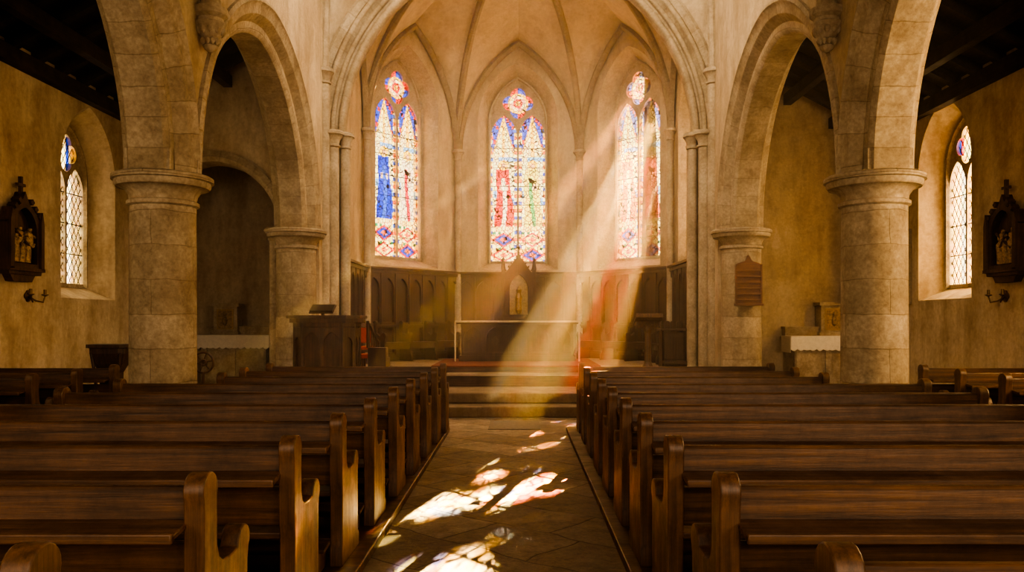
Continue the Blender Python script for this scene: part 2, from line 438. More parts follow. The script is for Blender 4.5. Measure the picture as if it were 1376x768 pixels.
def arcade(name,side):
    mb=MB(); a=2.5; R=2.66
    fn=lambda u,v,w: V((side*w,u,v))
    poly=[(17.0,11),(-5,11),(-5,ZC)]
    cs=[.85,6.75,12.65]
    for c in cs: poly+=arch(c,ZC,a,R,.28,14)
    poly+=[(15.75,ZC),(15.75,0),(17.0,0)]
    mb.plate(poly,[],fn,XA0,XA1,0)
    mb.obj('wall_arcade_'+name,[PLASTER],smooth=30)
    m2=MB()
    prof=[(.50,XA0-.0),(.50,XA0-.05),(.44,XA0-.07),(.40,XA0-.03),(.28,XA0-.015),(.26,XA0+.0),(.20,XA0+.08),(.16,XA0+.12),(.14,XA0+.12),(.05,XA0+.13),(0,XA0+.18)]
    prof=prof+[(r,XA0+XA1-x) for r,x in reversed(prof)]
    for c in cs:
        rows=[[fn(p[0],p[1],x) for p in arch(c,ZC,a,R,r,18)] for r,x in prof]
        m2.strips(rows,0)
    for c in (3.8,9.7):
        m2.box(min(side*(XA0+.12),side*(XA1-.12)),max(side*(XA0+.12),side*(XA1-.12)),c-.43,c+.43,ZC-.02,ZC+.25,0)
    m2.obj('trim_arcade_arch_'+name,[STUV],smooth=40)
arcade('left',-1); arcade('right',1)

def column(x,y,z0=0):
    mb=MB()
    mb.lathe([(.56,0),(.56,.16),(.52,.2),(.50,.3),(.46,.36),(.43,.40),(.385,.45),(.378,.6),(.37,2.78),(.37,2.84),(.405,2.86),(.405,2.90),(.375,2.92),(.385,2.98),(.43,3.04),(.49,3.07),(.52,3.07),(.54,3.10),(.54,3.14),(.57,3.15),(.57,3.20),(.54,3.22)],(0,0,0),48,0)
    o=mb.obj('stone_column',[STCOL],smooth=40); o.location=(x,y,0); return o
for s in(-1,1):
    for y in(3.8,9.7,15.5): column(s*XC,y)
# chancel arch wall
mb=MB(); fnC=lambda u,v,w: V((u,16.35+w,v))
CA=3.55; CR=3.80; CZ=5.25
out=[(-4.63,0)]+[(-CA-.42,0)]+arch(0,CZ,CA,CR,.42,20)+[(CA+.42,0),(4.63,0),(4.63,11),(-4.63,11)]
mb.plate(out,[],fnC,0,.6,0); mb.obj('wall_chancel_arch',[PLASTER],smooth=30)
m2=MB()
def roll(r0,w0_,rad,a0,a1,n=5):
    return [(r0+rad*math.cos(math.radians(a0+(a1-a0)*i/n)),w0_+rad*math.sin(math.radians(a0+(a1-a0)*i/n))) for i in range(n+1)]
prof=[(.62,0),(.62,-.05),(.56,-.07),(.52,-.03),(.44,-.02)]+roll(.38,0.0,.055,0,-180)+[(.32,.05),(.28,.10)]+roll(.23,.10,.05,0,-180)+[(.18,.16),(.13,.2)]+roll(.07,.18,.065,0,-180)+[(0,.26),(0,.4),(.1,.5),(.42,.62)]
rows=[[fnC(p[0],p[1],w) for p in [(-CA-r,0)]+[(-CA-r,.0+i*CZ/6) for i in range(1,6)]+arch(0,CZ,CA,CR,r,22)+[(CA+r,CZ-i*CZ/6) for i in range(1,6)]+[(CA+r,0)]] for r,w in prof]
m2.strips(rows,0)
m2.obj('trim_chancel_arch',[STUV],smooth=45)
def shaft(mb,x,y,z0,zc,r,cap=.22,abac=1.9,n=20):
    mb.lathe([(r*1.9,0),(r*1.9,.1),(r*1.5,.16),(r*1.35,.22),(r,.28)],(x,y,z0),n,0)
    mb.lathe([(r,z0+.2),(r,zc-cap)],(x,y,0),n,0)
    mb.lathe([(r,0),(r*1.25,.02),(r*1.25,.05),(r*1.02,.06),(r*1.15,cap*.5),(r*1.7,cap*.82),(r*abac,cap*.84),(r*abac,cap),(r*1.5,cap+.04)],(x,y,zc-cap),n,0)
ms=MB()
for s in(-1,1):
    shaft(ms,s*3.72,16.25,.3,CZ,.12,.3,1.9)
    shaft(ms,s*3.52,16.45,.3,CZ,.10,.3,1.9)
    shaft(ms,s*3.60,16.95,.3,CZ+.1,.09,.26,1.9)
    shaft(ms,s*3.86,16.10,.3,6.45,.11,.28,1.8)
    ms.tube([(s*3.86,16.1,6.4),(s*3.82,16.08,8),(s*3.6,16.0,9.4),(s*3.2,15.9,10.6)],.09,8)
ms.obj('trim_chancel_shafts',[STONE],smooth=40)
for s in(-1,1):
    mb=MB()
    mb.lathe([(.02,0),(.07,.03),(.09,.07),(.06,.10),(.10,.16),(.16,.26),(.19,.34),(.15,.36),(.15,.40),(.20,.44),(.20,.52),(.13,.54),(.12,.6),(.12,5.9)],(0,0,0),24,0)
    for k in range(10):
        a=2*PI*k/10
        mb.lathe([(.005,0),(.035,.03),(.045,.07),(.02,.11)],(.135*math.cos(a),.135*math.sin(a),.2),8,0)
        mb.lathe([(.005,0),(.03,.03),(.035,.06),(.01,.09)],(.09*math.cos(a+.3),.09*math.sin(a+.3),.08),8,0)
    o=mb.obj('carved_corbel',[STONE],smooth=40); o.location=(s*3.74,9.85,4.75)
# aisle east walls
mb=MB(); mb.box(-XW-.1,-4.6,18.4,18.7,0,7.4); mb.obj('wall_aisle_east_left',[PLASTER])
mb=MB(); mb.box(4.6,XW+.1,17.0,17.3,0,7.4); mb.obj('wall_aisle_east_right',[PLASTER])
mb=MB(); fnT=lambda u,v,w: V((u,15.7+w,v)); 
ar=arch(-5.93,3.25,1.27,1.33,0,16)
mb.plate([(-7.32,0),(-7.2,0)]+ar+[(-4.66,0),(-4.6,0),(-4.6,7.4),(-7.32,7.4)],[],fnT,0,.4,0); mb.obj('wall_chapel_arch',[PLASTER],smooth=30)
mb=MB()
prof=[(.2,-.0),(.2,-.04),(.08,-.06),(.0,.0),(-.02,.1),(-.02,.4)]
mb.strips([[fnT(p[0],p[1],w) for p in arch(-5.93,3.25,1.27,1.33,r,16)] for r,w in prof],0); 
shaft(mb,-4.72,15.72,0,3.25,.11)
mb.obj('trim_chapel_arch',[STUV],smooth=40)
mb=MB(); mb.box(-4.66,-4.56,15.9,18.5,0,7.4); mb.obj('wall_chapel_side',[PLASTER])
mb=MB(); mb.box(-7.6,7.6,-5.4,-5,0,11.2); mb.obj('wall_west',[PLASTER])
mb=MB(); mb.box(-4.7,4.7,-5.2,22.5,11,11.3); 
for k in range(-4,17,2): mb.box(-4,4,k,k+.2,10.75,11)
mb.obj('ceiling',[WY])
for s,nm in((-1,'left'),(1,'right')):
    mb=MB(); yE=18.7 if s<0 else 17.3
    fnr=lambda u,v,w: V((s*u,w,v))
    mb.plate([(7.6,5.35),(4.6,6.9),(4.6,7.1),(7.6,5.55)],[],fnr,-5.2,yE,0)
    y=-4.6
    while y<yE-.3:
        mb.plate([(7.35,5.30),(4.6,6.72),(4.6,6.95),(7.35,5.5)],[],fnr,y,y+.13,0); y+=.62
    for t in(.3,.65):
        x=7.3-2.7*t; z=5.4+1.42*t
        mb.box(min(s*x,s*(x+.16)),max(s*x,s*(x+.16)),-5,yE-.1,z-.32,z-.10,0)
    mb.box(min(s*7.15,s*7.32),max(s*7.15,s*7.32),-5,yE-.1,5.15,5.38,0)
    mb.obj('ceiling_aisle_'+nm,[WY])
# floor
mb=MB(); mb.box(-7.6,7.6,-5.2,22.6,-.2,0); mb.obj('floor',[FLOOR])
STEP=mat_plaster('worn_step_stone',(.26,.185,.115),(.40,.30,.20),(.20,.14,.09))
mb=MB()
mb.box(-3.86,3.86,12.5,17,0.0,.17); mb.box(-3.86,3.86,12.95,17,.17,.34); mb.box(-3.75,3.75,17,19.5,0,.34); mb.obj('chancel_steps',[STEP],bevel=.02)
mb=MB(); mb.plate([(-3.7,14.4),(3.7,14.4),(3.7,19.5),(1.66,21.97),(-1.66,21.97),(-3.7,19.5)],[],lambda u,v,w: V((u,v,w)),.30,.50,0); mb.obj('floor_sanctuary',[FLOOR])
mb=MB(); mb.box(-1.3,1.22,14.2,14.42,.34,.505,0); mb.box(-1.34,1.26,14.17,14.6,.505,.53,0)
mb.box(-1.65,1.55,15.6,18.4,.50,.60,0); mb.box(-1.68,1.58,15.57,18.42,.60,.63,1)
mb.obj('altar_platform',[WX,CARPET],bevel=.008)
mb=MB(); mb.box(-.42,.30,11.15,12.1,0.0,.006); mb.obj('grave_slab',[mat_plain('slate_slab',(.17,.135,.095),.6)])

# ------------------------------------------------------------------ apse vault
BOSS=V((0,18.2,10.3)); ZS=6.05
def ribcurve(p,n=16):
    p=V((p[0],p[1],ZS)); D=V((BOSS.x-p.x,BOSS.y-p.y,0)); H=BOSS.z-ZS
    return [p+D*(1-math.cos(t/n*PI/2))+V((0,0,H*math.sin(t/n*PI/2))) for t in range(n+1)]
webs=MB(); ribs=MB()
INS=[(-3.70,16.98),(-3.70,19.47),(-1.66,21.95),(1.66,21.95),(3.70,19.47),(3.70,16.98)]
for i in range(5):
    fn,L,U,Nn=facet(INS[i],INS[i+1])
    a=L/2; rise=3.0 if i in(1,2,3) else 2.6
    R=(rise*rise+a*a)/(2*a)
    c=arch(a,ZS,a,R,0,16)
    left=[fn(x,z,0) for x,z in c[:17]]; right=[fn(x,z,0) for x,z in reversed(c[16:])]
    for W,rc in((left,ribcurve(INS[i])),(right,ribcurve(INS[i+1]))):
        rows=[]
        for k in range(9):
            t=k/8
            rows.append([w.lerp(r,t)+V((0,0,.18*math.sin(t*PI)*(j/16))) for j,(w,r) in enumerate(zip(W,rc))])
        webs.strips(rows,0)
    ribs.strips([[fn(p[0],p[1],w) for p in arch(a,ZS,a,R,r,16)] for r,w in((.02,0),(.02,.07),(-.05,.12),(-.12,.07),(-.14,0))],0)
webs.obj('ceiling_apse_vault',[VAULT],smooth=50)
for i in range(6): ribs.tube([q-V((0,0,.06)) for q in ribcurve(INS[i])],.095,8)
ribs.lathe([(.05,-.25),(.22,-.15),(.25,0),(.2,.1)],tuple(BOSS),16)
ribs.obj('trim_vault_ribs',[STDARK],smooth=40)
mb=MB()
ra=ribcurve(INS[0]); rb=ribcurve(INS[5])
ca=arch(0,CZ,CA,CR,.3,16); 
for W,rc in(([V((x,16.95,z)) for x,z in ca[:17]],ra),([V((x,16.95,z)) for x,z in reversed(ca[16:])],rb)):
    mb.strips([[w.lerp(r,k/4) for w,r in zip(W,rc)] for k in range(5)],0)
mb.obj('ceiling_chancel_bay',[VAULT],smooth=50)
ms=MB()
for x,y in((-3.62,19.40),(-1.64,21.88),(1.64,21.88),(3.62,19.40)):
    shaft(ms,x,y,.5,ZS,.085,.26,2.0)
ms.obj('trim_apse_shafts',[STONE],smooth=40)

# ------------------------------------------------------------------ panelling
def panelling(name,p0,p1,zb=.5,zt=2.8,skip=None):
    fn,L,U,Nn=facet(p0,p1); mb=MB()
    mb.plate([(0,zb),(L,zb),(L,zt),(0,zt)],[],fn,.005,.04,0)
    n=max(1,round(L/.47)); w=L/n
    holes=[]
    for i in range(n):
        c=(i+.5)*w; a=w/2-.045
        holes.append(win_contour(c,zb+.95,zt-.55,a,a*1.7,n=6))
        holes.append([(c-a,zb+.2),(c-a,zb+.8),(c+a,zb+.8),(c+a,zb+.2)])
    mb.plate([(0,zb),(L,zb),(L,zt-.1),(0,zt-.1)],holes,fn,.04,.11,0)
    mb.plate([(0,zt-.14),(L,zt-.14),(L,zt-.06),(0,zt-.06)],[],fn,.04,.14,0)
    mb.plate([(0,zt-.06),(L,zt-.06),(L,zt),(0,zt)],[],fn,.0,.19,0)
    mb.plate([(0,zb+.84),(L,zb+.84),(L,zb+.9),(0,zb+.9)],[],fn,.04,.14,0)
    mb.plate([(0,zb),(L,zb),(L,zb+.14),(0,zb+.14)],[],fn,.04,.14,0)
    for i in range(n+1):
        c=min(max(i*w,.025),L-.025)
        mb.plate([(c-.02,zb+.14),(c+.02,zb+.14),(c+.02,zt-.14),(c-.02,zt-.14)],[],fn,.10,.135,0)
    mb.obj(name,[WPAN],bevel=.006)
PI_=[(-3.73,17.0),(-3.73,19.49),(-1.67,21.98),(1.67,21.98),(3.73,19.49),(3.73,17.0)]
for i in range(5): panelling('wood_panelling' if i==0 else 'wood_panelling.%03d'%i,PI_[i],PI_[i+1])
# reredos
mb=MB(); f=lambda u,v,w: V((u-.0,21.83-w,v))
mb.plate([(-.42,.5),(.42,.5),(.42,2.75),(-.42,2.75)],[],f,0,.12,0)
mb.plate([(-.36,1.55),(.36,1.55),(.36,2.75),(0,3.25),(-.36,2.75)],[win_contour(0,1.65,2.35,.24,.4,n=8)],f,.12,.26,0)
mb.plate(win_contour(0,1.65,2.35,.25,.42,n=8),[],f,.12,.15,1)
for s in(-1,1):
    mb.box(s*.41-.05,s*.41+.05,21.53,21.72,.5,2.85,0); mb.lathe([(.07,0),(.05,.1),(.03,.25),(.045,.28),(.0,.34)],(s*.41,21.62,2.85),8,0)
mb.box(-.5,.5,21.5,21.8,.5,1.5,0); mb.box(-.55,.55,21.45,21.8,1.5,1.56,0)
for k in range(5):
    for s in(-1,1):
        t=(k+.5)/5; mb.lathe([(.0,-.03),(.03,0),(0,.04)],(s*.38*(1-t),21.60,2.78+.48*t),6,0)
mb.lathe([(.03,0),(.02,.2),(.05,.24),(0,.3)],(0,21.63,3.2),8,0)
mb.lathe([(.05,0),(.09,.1),(.07,.3),(.09,.42),(.05,.55),(.075,.63),(.0,.75)],(0,21.65,1.68),12,1)
mb.obj('reredos',[WPAN,GILT],loc=(0,21.7,.5),bevel=.004)
# altar
mb=MB()
mb.box(-1.22,1.16,17.3,18.0,.63,1.42,0)
mb.box(-1.27,1.21,17.24,18.05,.63,.75,0)
f=lambda u,v,w: V((u,17.3-w,v))
holes=[]; n=5; w_=2.38/n
for i in range(n):
    c=-1.22+(i+.5)*w_; a=w_/2-.05
    holes.append(win_contour(c,.82,1.10,a,a*1.4,n=6))
mb.plate([(-1.22,.75),(1.16,.75),(1.16,1.40),(-1.22,1.40)],holes,f,0,.06,0)
for i in range(n):
    c=-1.22+(i+.5)*w_
    mb.plate(quatrefoil(c,1.06,.05,.045,24),[],f,0,.03,0)
mb.box(-1.33,1.27,17.15,18.1,1.42,1.475,0)
mb.box(-1.35,1.29,17.13,18.1,1.475,1.492,1)
mb.box(-1.35,1.29,17.125,17.135,1.455,1.49,1)
for x in(-1.36,1.26): mb.box(x,x+.035,17.14,17.17,.63,1.475,1)
mb.obj('altar',[WPAN,CLOTH2],loc=(0,17.6,.63),bevel=.005)

# ------------------------------------------------------------------ pews
def circ(cx,cz,r,a0,a1,n=8):
    return [(cx+r*math.cos(math.radians(a0+(a1-a0)*i/n)),cz+r*math.sin(math.radians(a0+(a1-a0)*i/n))) for i in range(n+1)]
K=.925
END=[(0,0),(0,.10),(.012,.14),(.012,.45),(0,.55),(0,.82)]+circ(.062,.895,.072,205,-25,12)+[(.125,.82),(.125,.72),(.13,.66),(.15,.61),(.19,.585),(.27,.58),(.345,.59)]+circ(.42,.60,.068,150,-40,10)+[(.46,.50),(.46,.12),(.50,.09),(.50,0)]
END=[(y,z*K) for y,z in END]
pew_cache={}
def pew(x_end,y,L,dirn,z=.06):
    key=(round(L,2),dirn)
    if key not in pew_cache:
        mb=MB(); T=.075
        fr=lambda u,v,w: V((dirn*w,u,v))
        frk=lambda u,v,w: V((dirn*w,u,v*K))
        mb.plate(END,[],fr,0,T,1); mb.plate(END,[],fr,L-T,L,1)
        i0,i1=T-.01,L-T+.01
        mb.plate([(.035,.78),(.075,.78),(.085,.90),(.075,.915),(.045,.915),(.035,.90)],[],frk,i0,i1,0)
        mb.plate([(-.12,.742),(.045,.765),(.045,.79),(-.12,.767)],[],frk,i0,i1,0)
        mb.plate([(-.125,.735),(-.10,.735),(-.10,.775),(-.125,.775)],[],frk,i0,i1,0)
        mb.plate([(.06,.50),(.085,.50),(.07,.70),(.045,.70)],[],frk,i0,i1,0)
        mb.plate([(.075,.425),(.46,.435),(.475,.445),(.475,.46),(.46,.47),(.075,.46)],[],frk,i0,i1,0)
        mb.plate([(.40,.33),(.425,.33),(.425,.43),(.40,.43)],[],frk,i0,i1,0)
        mb.plate([(.05,.06),(.08,.06),(.08,.17),(.05,.17)],[],frk,i0,i1,0)
        mb.plate([(-.16,.13),(-.02,.15),(-.02,.175),(-.16,.155)],[],frk,i0,i1,0)
        k=max(1,round(L/1.3))
        SUP=[(.03,0),(.03,.78),(.07,.78),(.09,.50),(.10,.43),(.42,.43),(.40,.3),(.36,.12),(.42,.05),(.42,0)]
        BRK=[(.04,.62),(.04,.765),(-.09,.745),(-.07,.72),(.0,.69)]
        FT=[(-.15,0),(.03,0),(.03,.14),(-.15,.13)]
        for i in range(1,k):
            c=L*i/k
            mb.plate(SUP,[],frk,c-.025,c+.025,1); mb.plate(BRK,[],frk,c-.02,c+.02,1); mb.plate(FT,[],frk,c-.02,c+.02,1)
        for c in(.12,L-.12): mb.plate(FT,[],frk,c-.02,c+.02,1)
        o=mb.obj('church_pew',[WX,WZ],smooth=30,bevel=.006); pew_cache[key]=o.data
    else:
        o=bpy.data.objects.new('church_pew',pew_cache[key]); scene.collection.objects.link(o)
        md=o.modifiers.new('bevel','BEVEL'); md.width=.006; md.segments=2; md.limit_method='ANGLE'; md.angle_limit=math.radians(40)
    o.location=(x_end,y,z)
XL=[-1.16,-1.11,-1.05,-1.03,-1.01,-.99,-.975,-.96,-.945,-.93]
XR=[.75,.71,.70,.71,.72,.73,.74,.75,.76,.77]
for i in range(10):
    y=1.93+.935*i
    if 3.0<y<4.3: end=3.65
    else: end=3.8 if y<8 else 3.2
    pew(XL[i],y,round(end+XL[i],1),-1,.06)
    pew(XR[i],y,round(end-.71,1),1,.06)
for y in(4.9,5.8,6.7,7.5,8.3,9.15,10.0):
    for s in(-1,1): pew(s*4.98,y,2.15,s,0.06)
for s,x0,nm in((-1,.93,0),(1,.64,0)):
    mb=MB(); 
    def bb(a,b,y0,y1,h=.06): mb.box(min(s*a,s*b),max(s*a,s*b),y0,y1,0,h)
    bb(x0,3.65,-1,4.4); bb(x0,3.85,4.4,8.2); bb(x0,3.25,8.2,10.95); mb.obj('pew_platform',[WX],bevel=.008)
    mb=MB(); mb.box(min(s*4.9,s*7.25),max(s*4.9,s*7.25),4.5,10.7,0,.06); mb.obj('pew_platform',[WX])

# ------------------------------------------------------------------ pulpit
mb=MB(); px,py=-3.18,13.5; zb=.34
def octo(w,d,c): return [(-w+c,-d),(w-c,-d),(w,-d+c),(w,d-c),(w-c,d),(-w+c,d),(-w,d-c),(-w,-d+c)]
fo=lambda u,v,w: V((px+u,py+v,w))
mb.plate(octo(.52,.42,.16),[],fo,zb,zb+.10); mb.plate(octo(.47,.38,.15),[],fo,zb+.1,zb+1.12)
mb.plate(octo(.51,.41,.16),[],fo,zb+1.05,zb+1.12); mb.plate(octo(.56,.46,.17),[],fo,zb+1.12,zb+1.19); mb.plate(octo(.60,.50,.18),[],fo,zb+1.19,zb+1.24)
mb.plate(octo(.50,.41,.16),[],fo,zb+.22,zb+.27)
oc=octo(.47,.38,.15)
for i in range(8):
    p0=oc[i];p1=oc[(i+1)%8]
    O=V((px+p0[0],py+p0[1],0)); U=V((p1[0]-p0[0],p1[1]-p0[1],0)); L=U.length; U.normalize(); Nn=V((U.y,-U.x,0))
    fn=(lambda O,U,Nn:(lambda u,v,w: O+U*u+Nn*w+V((0,0,v))))(O,U,Nn)
    n=max(1,round(L/.3)); w_=L/n; hs=[]
    for k in range(n):
        c=(k+.5)*w_;a=w_/2-.035
        hs.append(win_contour(c,zb+.36,zb+.78,a,a*1.6,n=6))
    mb.plate([(0,zb+.28),(L,zb+.28),(L,zb+1.04),(0,zb+1.04)],hs,fn,0,.035)
    mb.tube([fn(0,zb+.1,.02),fn(0,zb+1.1,.02)],.025,8)
mb.tube([(px-.08,py,zb+1.24),(px-.08,py,zb+1.32)],.03,8)
Mx=Matrix.Translation((px-.08,py,zb+1.34))@Matrix.Rotation(math.radians(25),4,'X')
mb.box(-.2,.2,-.15,.15,-.01,.015,0,Mx); mb.box(-.19,.19,-.14,.12,.015,.04,1,Mx)
mb.obj('pulpit',[mat_wood('pulpit_oak','z',dark=(.035,.017,.008),light=(.17,.085,.04),rough=.42),DARK],loc=(px,py,zb),bevel=.005)
mb=MB()
for k in range(4):
    mb.box(px+.65,px+.95,py+.1+k*.25,py+.33+k*.25,zb,zb+.7-k*.17)
mb.tube([(px+.66,py+.05,zb+.7),(px+.66,py+.05,zb+1.15)],.025,8); mb.tube([(px+.66,py+.05,zb+1.12),(px+.66,py+1.1,zb+.75)],.025,8); mb.tube([(px+.66,py+1.1,zb),(px+.66,py+1.1,zb+.8)],.03,8)
for k in range(5): mb.tube([(px+.66,py+.2+k*.18,zb),(px+.66,py+.2+k*.18,zb+1.05-k*.06)],.012,6)
mb.obj('pulpit_stairs',[WPAN])
def chair(x,y,z,rot=0,name='upholstered_chair'):
    mb=MB(); M=Matrix.Translation((x,y,z))@Matrix.Rotation(rot,4,'Z')
    for sx in(-1,1):
        mb.box(sx*.19-.02,sx*.19+.02,-.2,-.16,0,.43,0,M); mb.box(sx*.19-.02,sx*.19+.02,.16,.2,0,.92,0,M)
    mb.box(-.22,.22,-.22,.21,.38,.43,0,M); mb.box(-.20,.20,-.21,.17,.43,.49,1,M)
    mb.box(-.17,.17,.165,.195,.55,.85,1,M); mb.box(-.21,.21,.16,.2,.86,.94,0,M); mb.box(-.19,.19,-.19,-.17,.15,.18,0,M)
    mb.obj(name,[WZ,RED],loc=(x,y,z),bevel=.006)
chair(-3.05,16.0,.5,.3,'upholstered_chair'); 
mb=MB()
mb.box(-2.93,-2.55,14.9,15.2,.80,.88,1)
for x in(-2.90,-2.62):
    for y in(14.93,15.13): mb.box(x,x+.04,y,y+.04,.50,.80,0)
mb.obj('kneeling_stool',[WZ,RED],bevel=.01)
def bench(p0,p1,name='choir_bench'):
    fn,L,U,Nn=facet(p0,p1); mb=MB()
    mb.plate([(0,.93),(L,.93),(L,.97),(0,.97)],[],fn,0,.42,0); mb.plate([(0,.8),(L,.8),(L,.93),(0,.93)],[],fn,.36,.39,0)
    prof=[(0,.5),(.45,.5),(.45,.62),(.40,.75),(.42,.93)]+circ(.38,1.12,.08,-40,120,8)+[(.25,1.12),(.12,1.2)]+circ(.06,1.42,.07,-20,180,8)+[(0,1.3)]
    k=max(2,round(L/1.0)+1)
    for i in range(k):
        c=.03+(L-.06)*i/(k-1)
        mb.plate(prof,[],lambda u,v,w: fn(c+w,v,u),-.03,.03,0)
    mb.obj(name,[WPAN],loc=tuple(fn(L/2,.5,.2)),bevel=.006)
bench((-3.5,19.45),(-1.85,21.45)); bench((1.85,21.45),(3.5,19.45)); bench((3.55,19.1),(3.55,17.6))
mb=MB(); lx,ly,lz=2.50,15.7,.5
mb.plate(octo(.2,.2,.06),[],lambda u,v,w: V((lx+u,ly+v,w)),lz,lz+.08)
mb.lathe([(.12,.08),(.08,.16),(.065,.2),(.06,.75),(.09,.82),(.07,.88),(.1,.93)],(lx,ly,lz),12)
Mx=Matrix.Translation((lx,ly,lz+1.0))@Matrix.Rotation(math.radians(-22),4,'X')
mb.box(-.26,.26,-.2,.2,-.02,.02,0,Mx); mb.box(-.26,.26,-.21,-.18,.0,.06,0,Mx); mb.box(-.25,.25,.0,.03,-.16,-.02,0,Mx)
for s in(-1,1): mb.box(lx+s*.22-.015,lx+s*.22+.015,ly-.14,ly+.14,lz+.88,lz+.97)
mb.obj('lectern',[WZ],loc=(lx,ly,lz),bevel=.005)
mb=MB(); x0,x1,y0,y1=3.0,3.48,16.95,17.4
mb.box(x0,x0+.04,y0,y1,.5,1.28); mb.box(x1-.04,x1,y0,y1,.5,1.28); mb.box(x0,x1,y1-.04,y1,.5,1.25)
mb.box(x0-.04,x1+.04,y0-.02,y1+.04,1.28,1.32); mb.box(x0,x1,y0,y0+.03,.56,1.24); mb.box(x0,x1,y0-.25,y0+.02,.60,.66)
for k in(0,1): mb.box(x0+.06+k*.22,x0+.22+k*.22,y0-.015,y0,.7,1.15)
for xx in(x0,x1-.04): mb.box(xx,xx+.04,y0-.22,y0-.18,.5,.6)
mb.obj('prayer_desk',[WPAN],bevel=.006)

# ------------------------------------------------------------------ side altars
def side_altar(x0,x1,y0,tabx,z=0):
    mb=MB(); y1=y0+.75
    mb.box(x0+.08,x1-.08,y0+.05,y1,z,1.08,0); mb.box(x0,x1,y0,y1,z,z+.14,0); mb.box(x0,x1,y0,y1,1.08,1.17,0)
    fn=lambda u,v,w: V((u,y0+.05-w,v))
    mb.plate([(x0+.1,.2),(x1-.1,.2),(x1-.1,1.05),(x0+.1,1.05)],[[(x0+.22,.32),(x0+.22,.93),((x0+x1)/2-.06,.93),((x0+x1)/2-.06,.32)],[((x0+x1)/2+.06,.32),((x0+x1)/2+.06,.93),(x1-.22,.93),(x1-.22,.32)]],fn,0,.04,0)
    mb.box(x0-.02,x1+.02,y0-.02,y1-.2,1.17,1.185,1)
    n=60; top=[(x0-.02+(x1-x0+.04)*i/n,1.185) for i in range(n+1)]
    bot=[(x,.92-.03*abs(math.sin(i*PI/5))-.008*math.sin(i*.9)) for i,(x,_) in enumerate(top)]
    mb.plate(top+list(reversed(bot)),[],fn,.07,.08,1)
    for xx in(x0-.03,x1+.02): mb.box(xx,xx+.01,y0-.02,y1-.2,.85,1.185,1)
    mb.box(x0+.05,x1-.05,y1-.22,y1,1.17,1.36,0); mb.box(x0+.03,x1-.03,y1-.25,y1,1.33,1.37,0)
    t0,t1=tabx-.26,tabx+.26
    mb.box(t0,t1,y1-.35,y1-.02,1.17,1.82,0); mb.box(t0-.04,t1+.04,y1-.38,y1,1.80,1.87,0); mb.box(t0-.03,t1+.03,y1-.37,y1,1.17,1.25,0)
    mb.box(t0+.08,t1-.08,y1-.365,y1-.34,1.30,1.74,2); mb.box(t0+.11,t1-.11,y1-.375,y1-.36,1.33,1.71,3)
    mb.lathe([(.0,-.05),(.05,0),(.06,.08),(.03,.16),(.04,.2),(.0,.27)],(tabx,y1-.38,1.42),10,3)
    mb.obj('side_altar',[STONE,CLOTH,GILT,RELIEF],loc=((x0+x1)/2,y0+.4,0),bevel=.006)
side_altar(-6.9,-5.35,17.35,-6.42); side_altar(5.45,6.95,16.2,6.45)
mb=MB(); cx,cy,cz=-5.6,14.4,.75
def torus(mb,c,R,r,n=28,m=8,mat=0):
    pts=[]
    for i in range(n+1):
        a=2*PI*i/n; pts.append((c[0]+R*math.cos(a),c[1],c[2]+R*math.sin(a)))
    mb.tube(pts,r,m,mat,up=V((0,1,0)))
torus(mb,(cx,cy,cz),.18,.02); torus(mb,(cx,cy,cz),.05,.02)
for k in range(6):
    a=PI*k/3+.2; mb.tube([(cx,cy,cz),(cx+.18*math.cos(a),cy,cz+.18*math.sin(a))],.012,6)
mb.tube([(cx,cy,0),(cx,cy,cz-.18)],.025,8); mb.box(cx-.15,cx+.15,cy-.12,cy+.12,0,.04)
mb.obj('wheel_candle_stand',[WZ])
mb=MB(); bx,by=-5.62,11.2
mb.plate(octo(.28,.22,.07),[],lambda u,v,w: V((bx+u,by+v,w)),1.12,1.17)
mb.plate(octo(.24,.19,.06),[],lambda u,v,w: V((bx+u,by+v,w)),1.04,1.12)
rows=[[(bx+u*s_,by+v*s_,z) for u,v in octo(.24,.19,.06)+octo(.24,.19,.06)[:1]] for s_,z in((.95,1.04),(.8,.9),(.55,.78),(.5,.3),(.62,.22),(.9,.12),(1,.0))]
mb.strips(rows,0)
for s in(-1,1): mb.tube([(bx+s*.2,by-.16,1.06),(bx+s*.16,by-.15,.8),(bx+s*.13,by-.12,.4),(bx+s*.2,by-.15,.02)],.022,8)
mb.obj('pedestal_table',[WPAN],loc=(bx,by,0),bevel=.004)
mb=MB(); hx,hy=4.27,15.09
fh=lambda u,v,w: V((hx+u,hy-w,v))
mb.plate([(-.25,1.8),(.25,1.8),(.25,2.52),(.20,2.56),(.07,2.60),(.0,2.72),(-.07,2.60),(-.2,2.56),(-.25,2.52)],[],fh,0,.03,0)
for k in range(6): mb.plate([(-.22,1.86+k*.11),(.22,1.86+k*.11),(.22,1.885+k*.11),(-.22,1.885+k*.11)],[],fh,.03,.055,0)
for s in(-1,1): mb.plate([(s*.235-.015,1.8),(s*.235+.015,1.8),(s*.235+.015,2.54),(s*.235-.015,2.54)],[],fh,.03,.055,0)
mb.plate([(-.27,1.77),(.27,1.77),(.27,1.81),(-.27,1.81)],[],fh,0,.06,0)
mb.box(hx-.02,hx+.02,hy-.02,hy+.06,2.66,2.70,0)
mb.obj('hymn_board',[mat_wood('hymn_board_wood','x',dark=(.12,.045,.02),light=(.30,.13,.06))],loc=(hx,hy,1.8),bevel=.003)
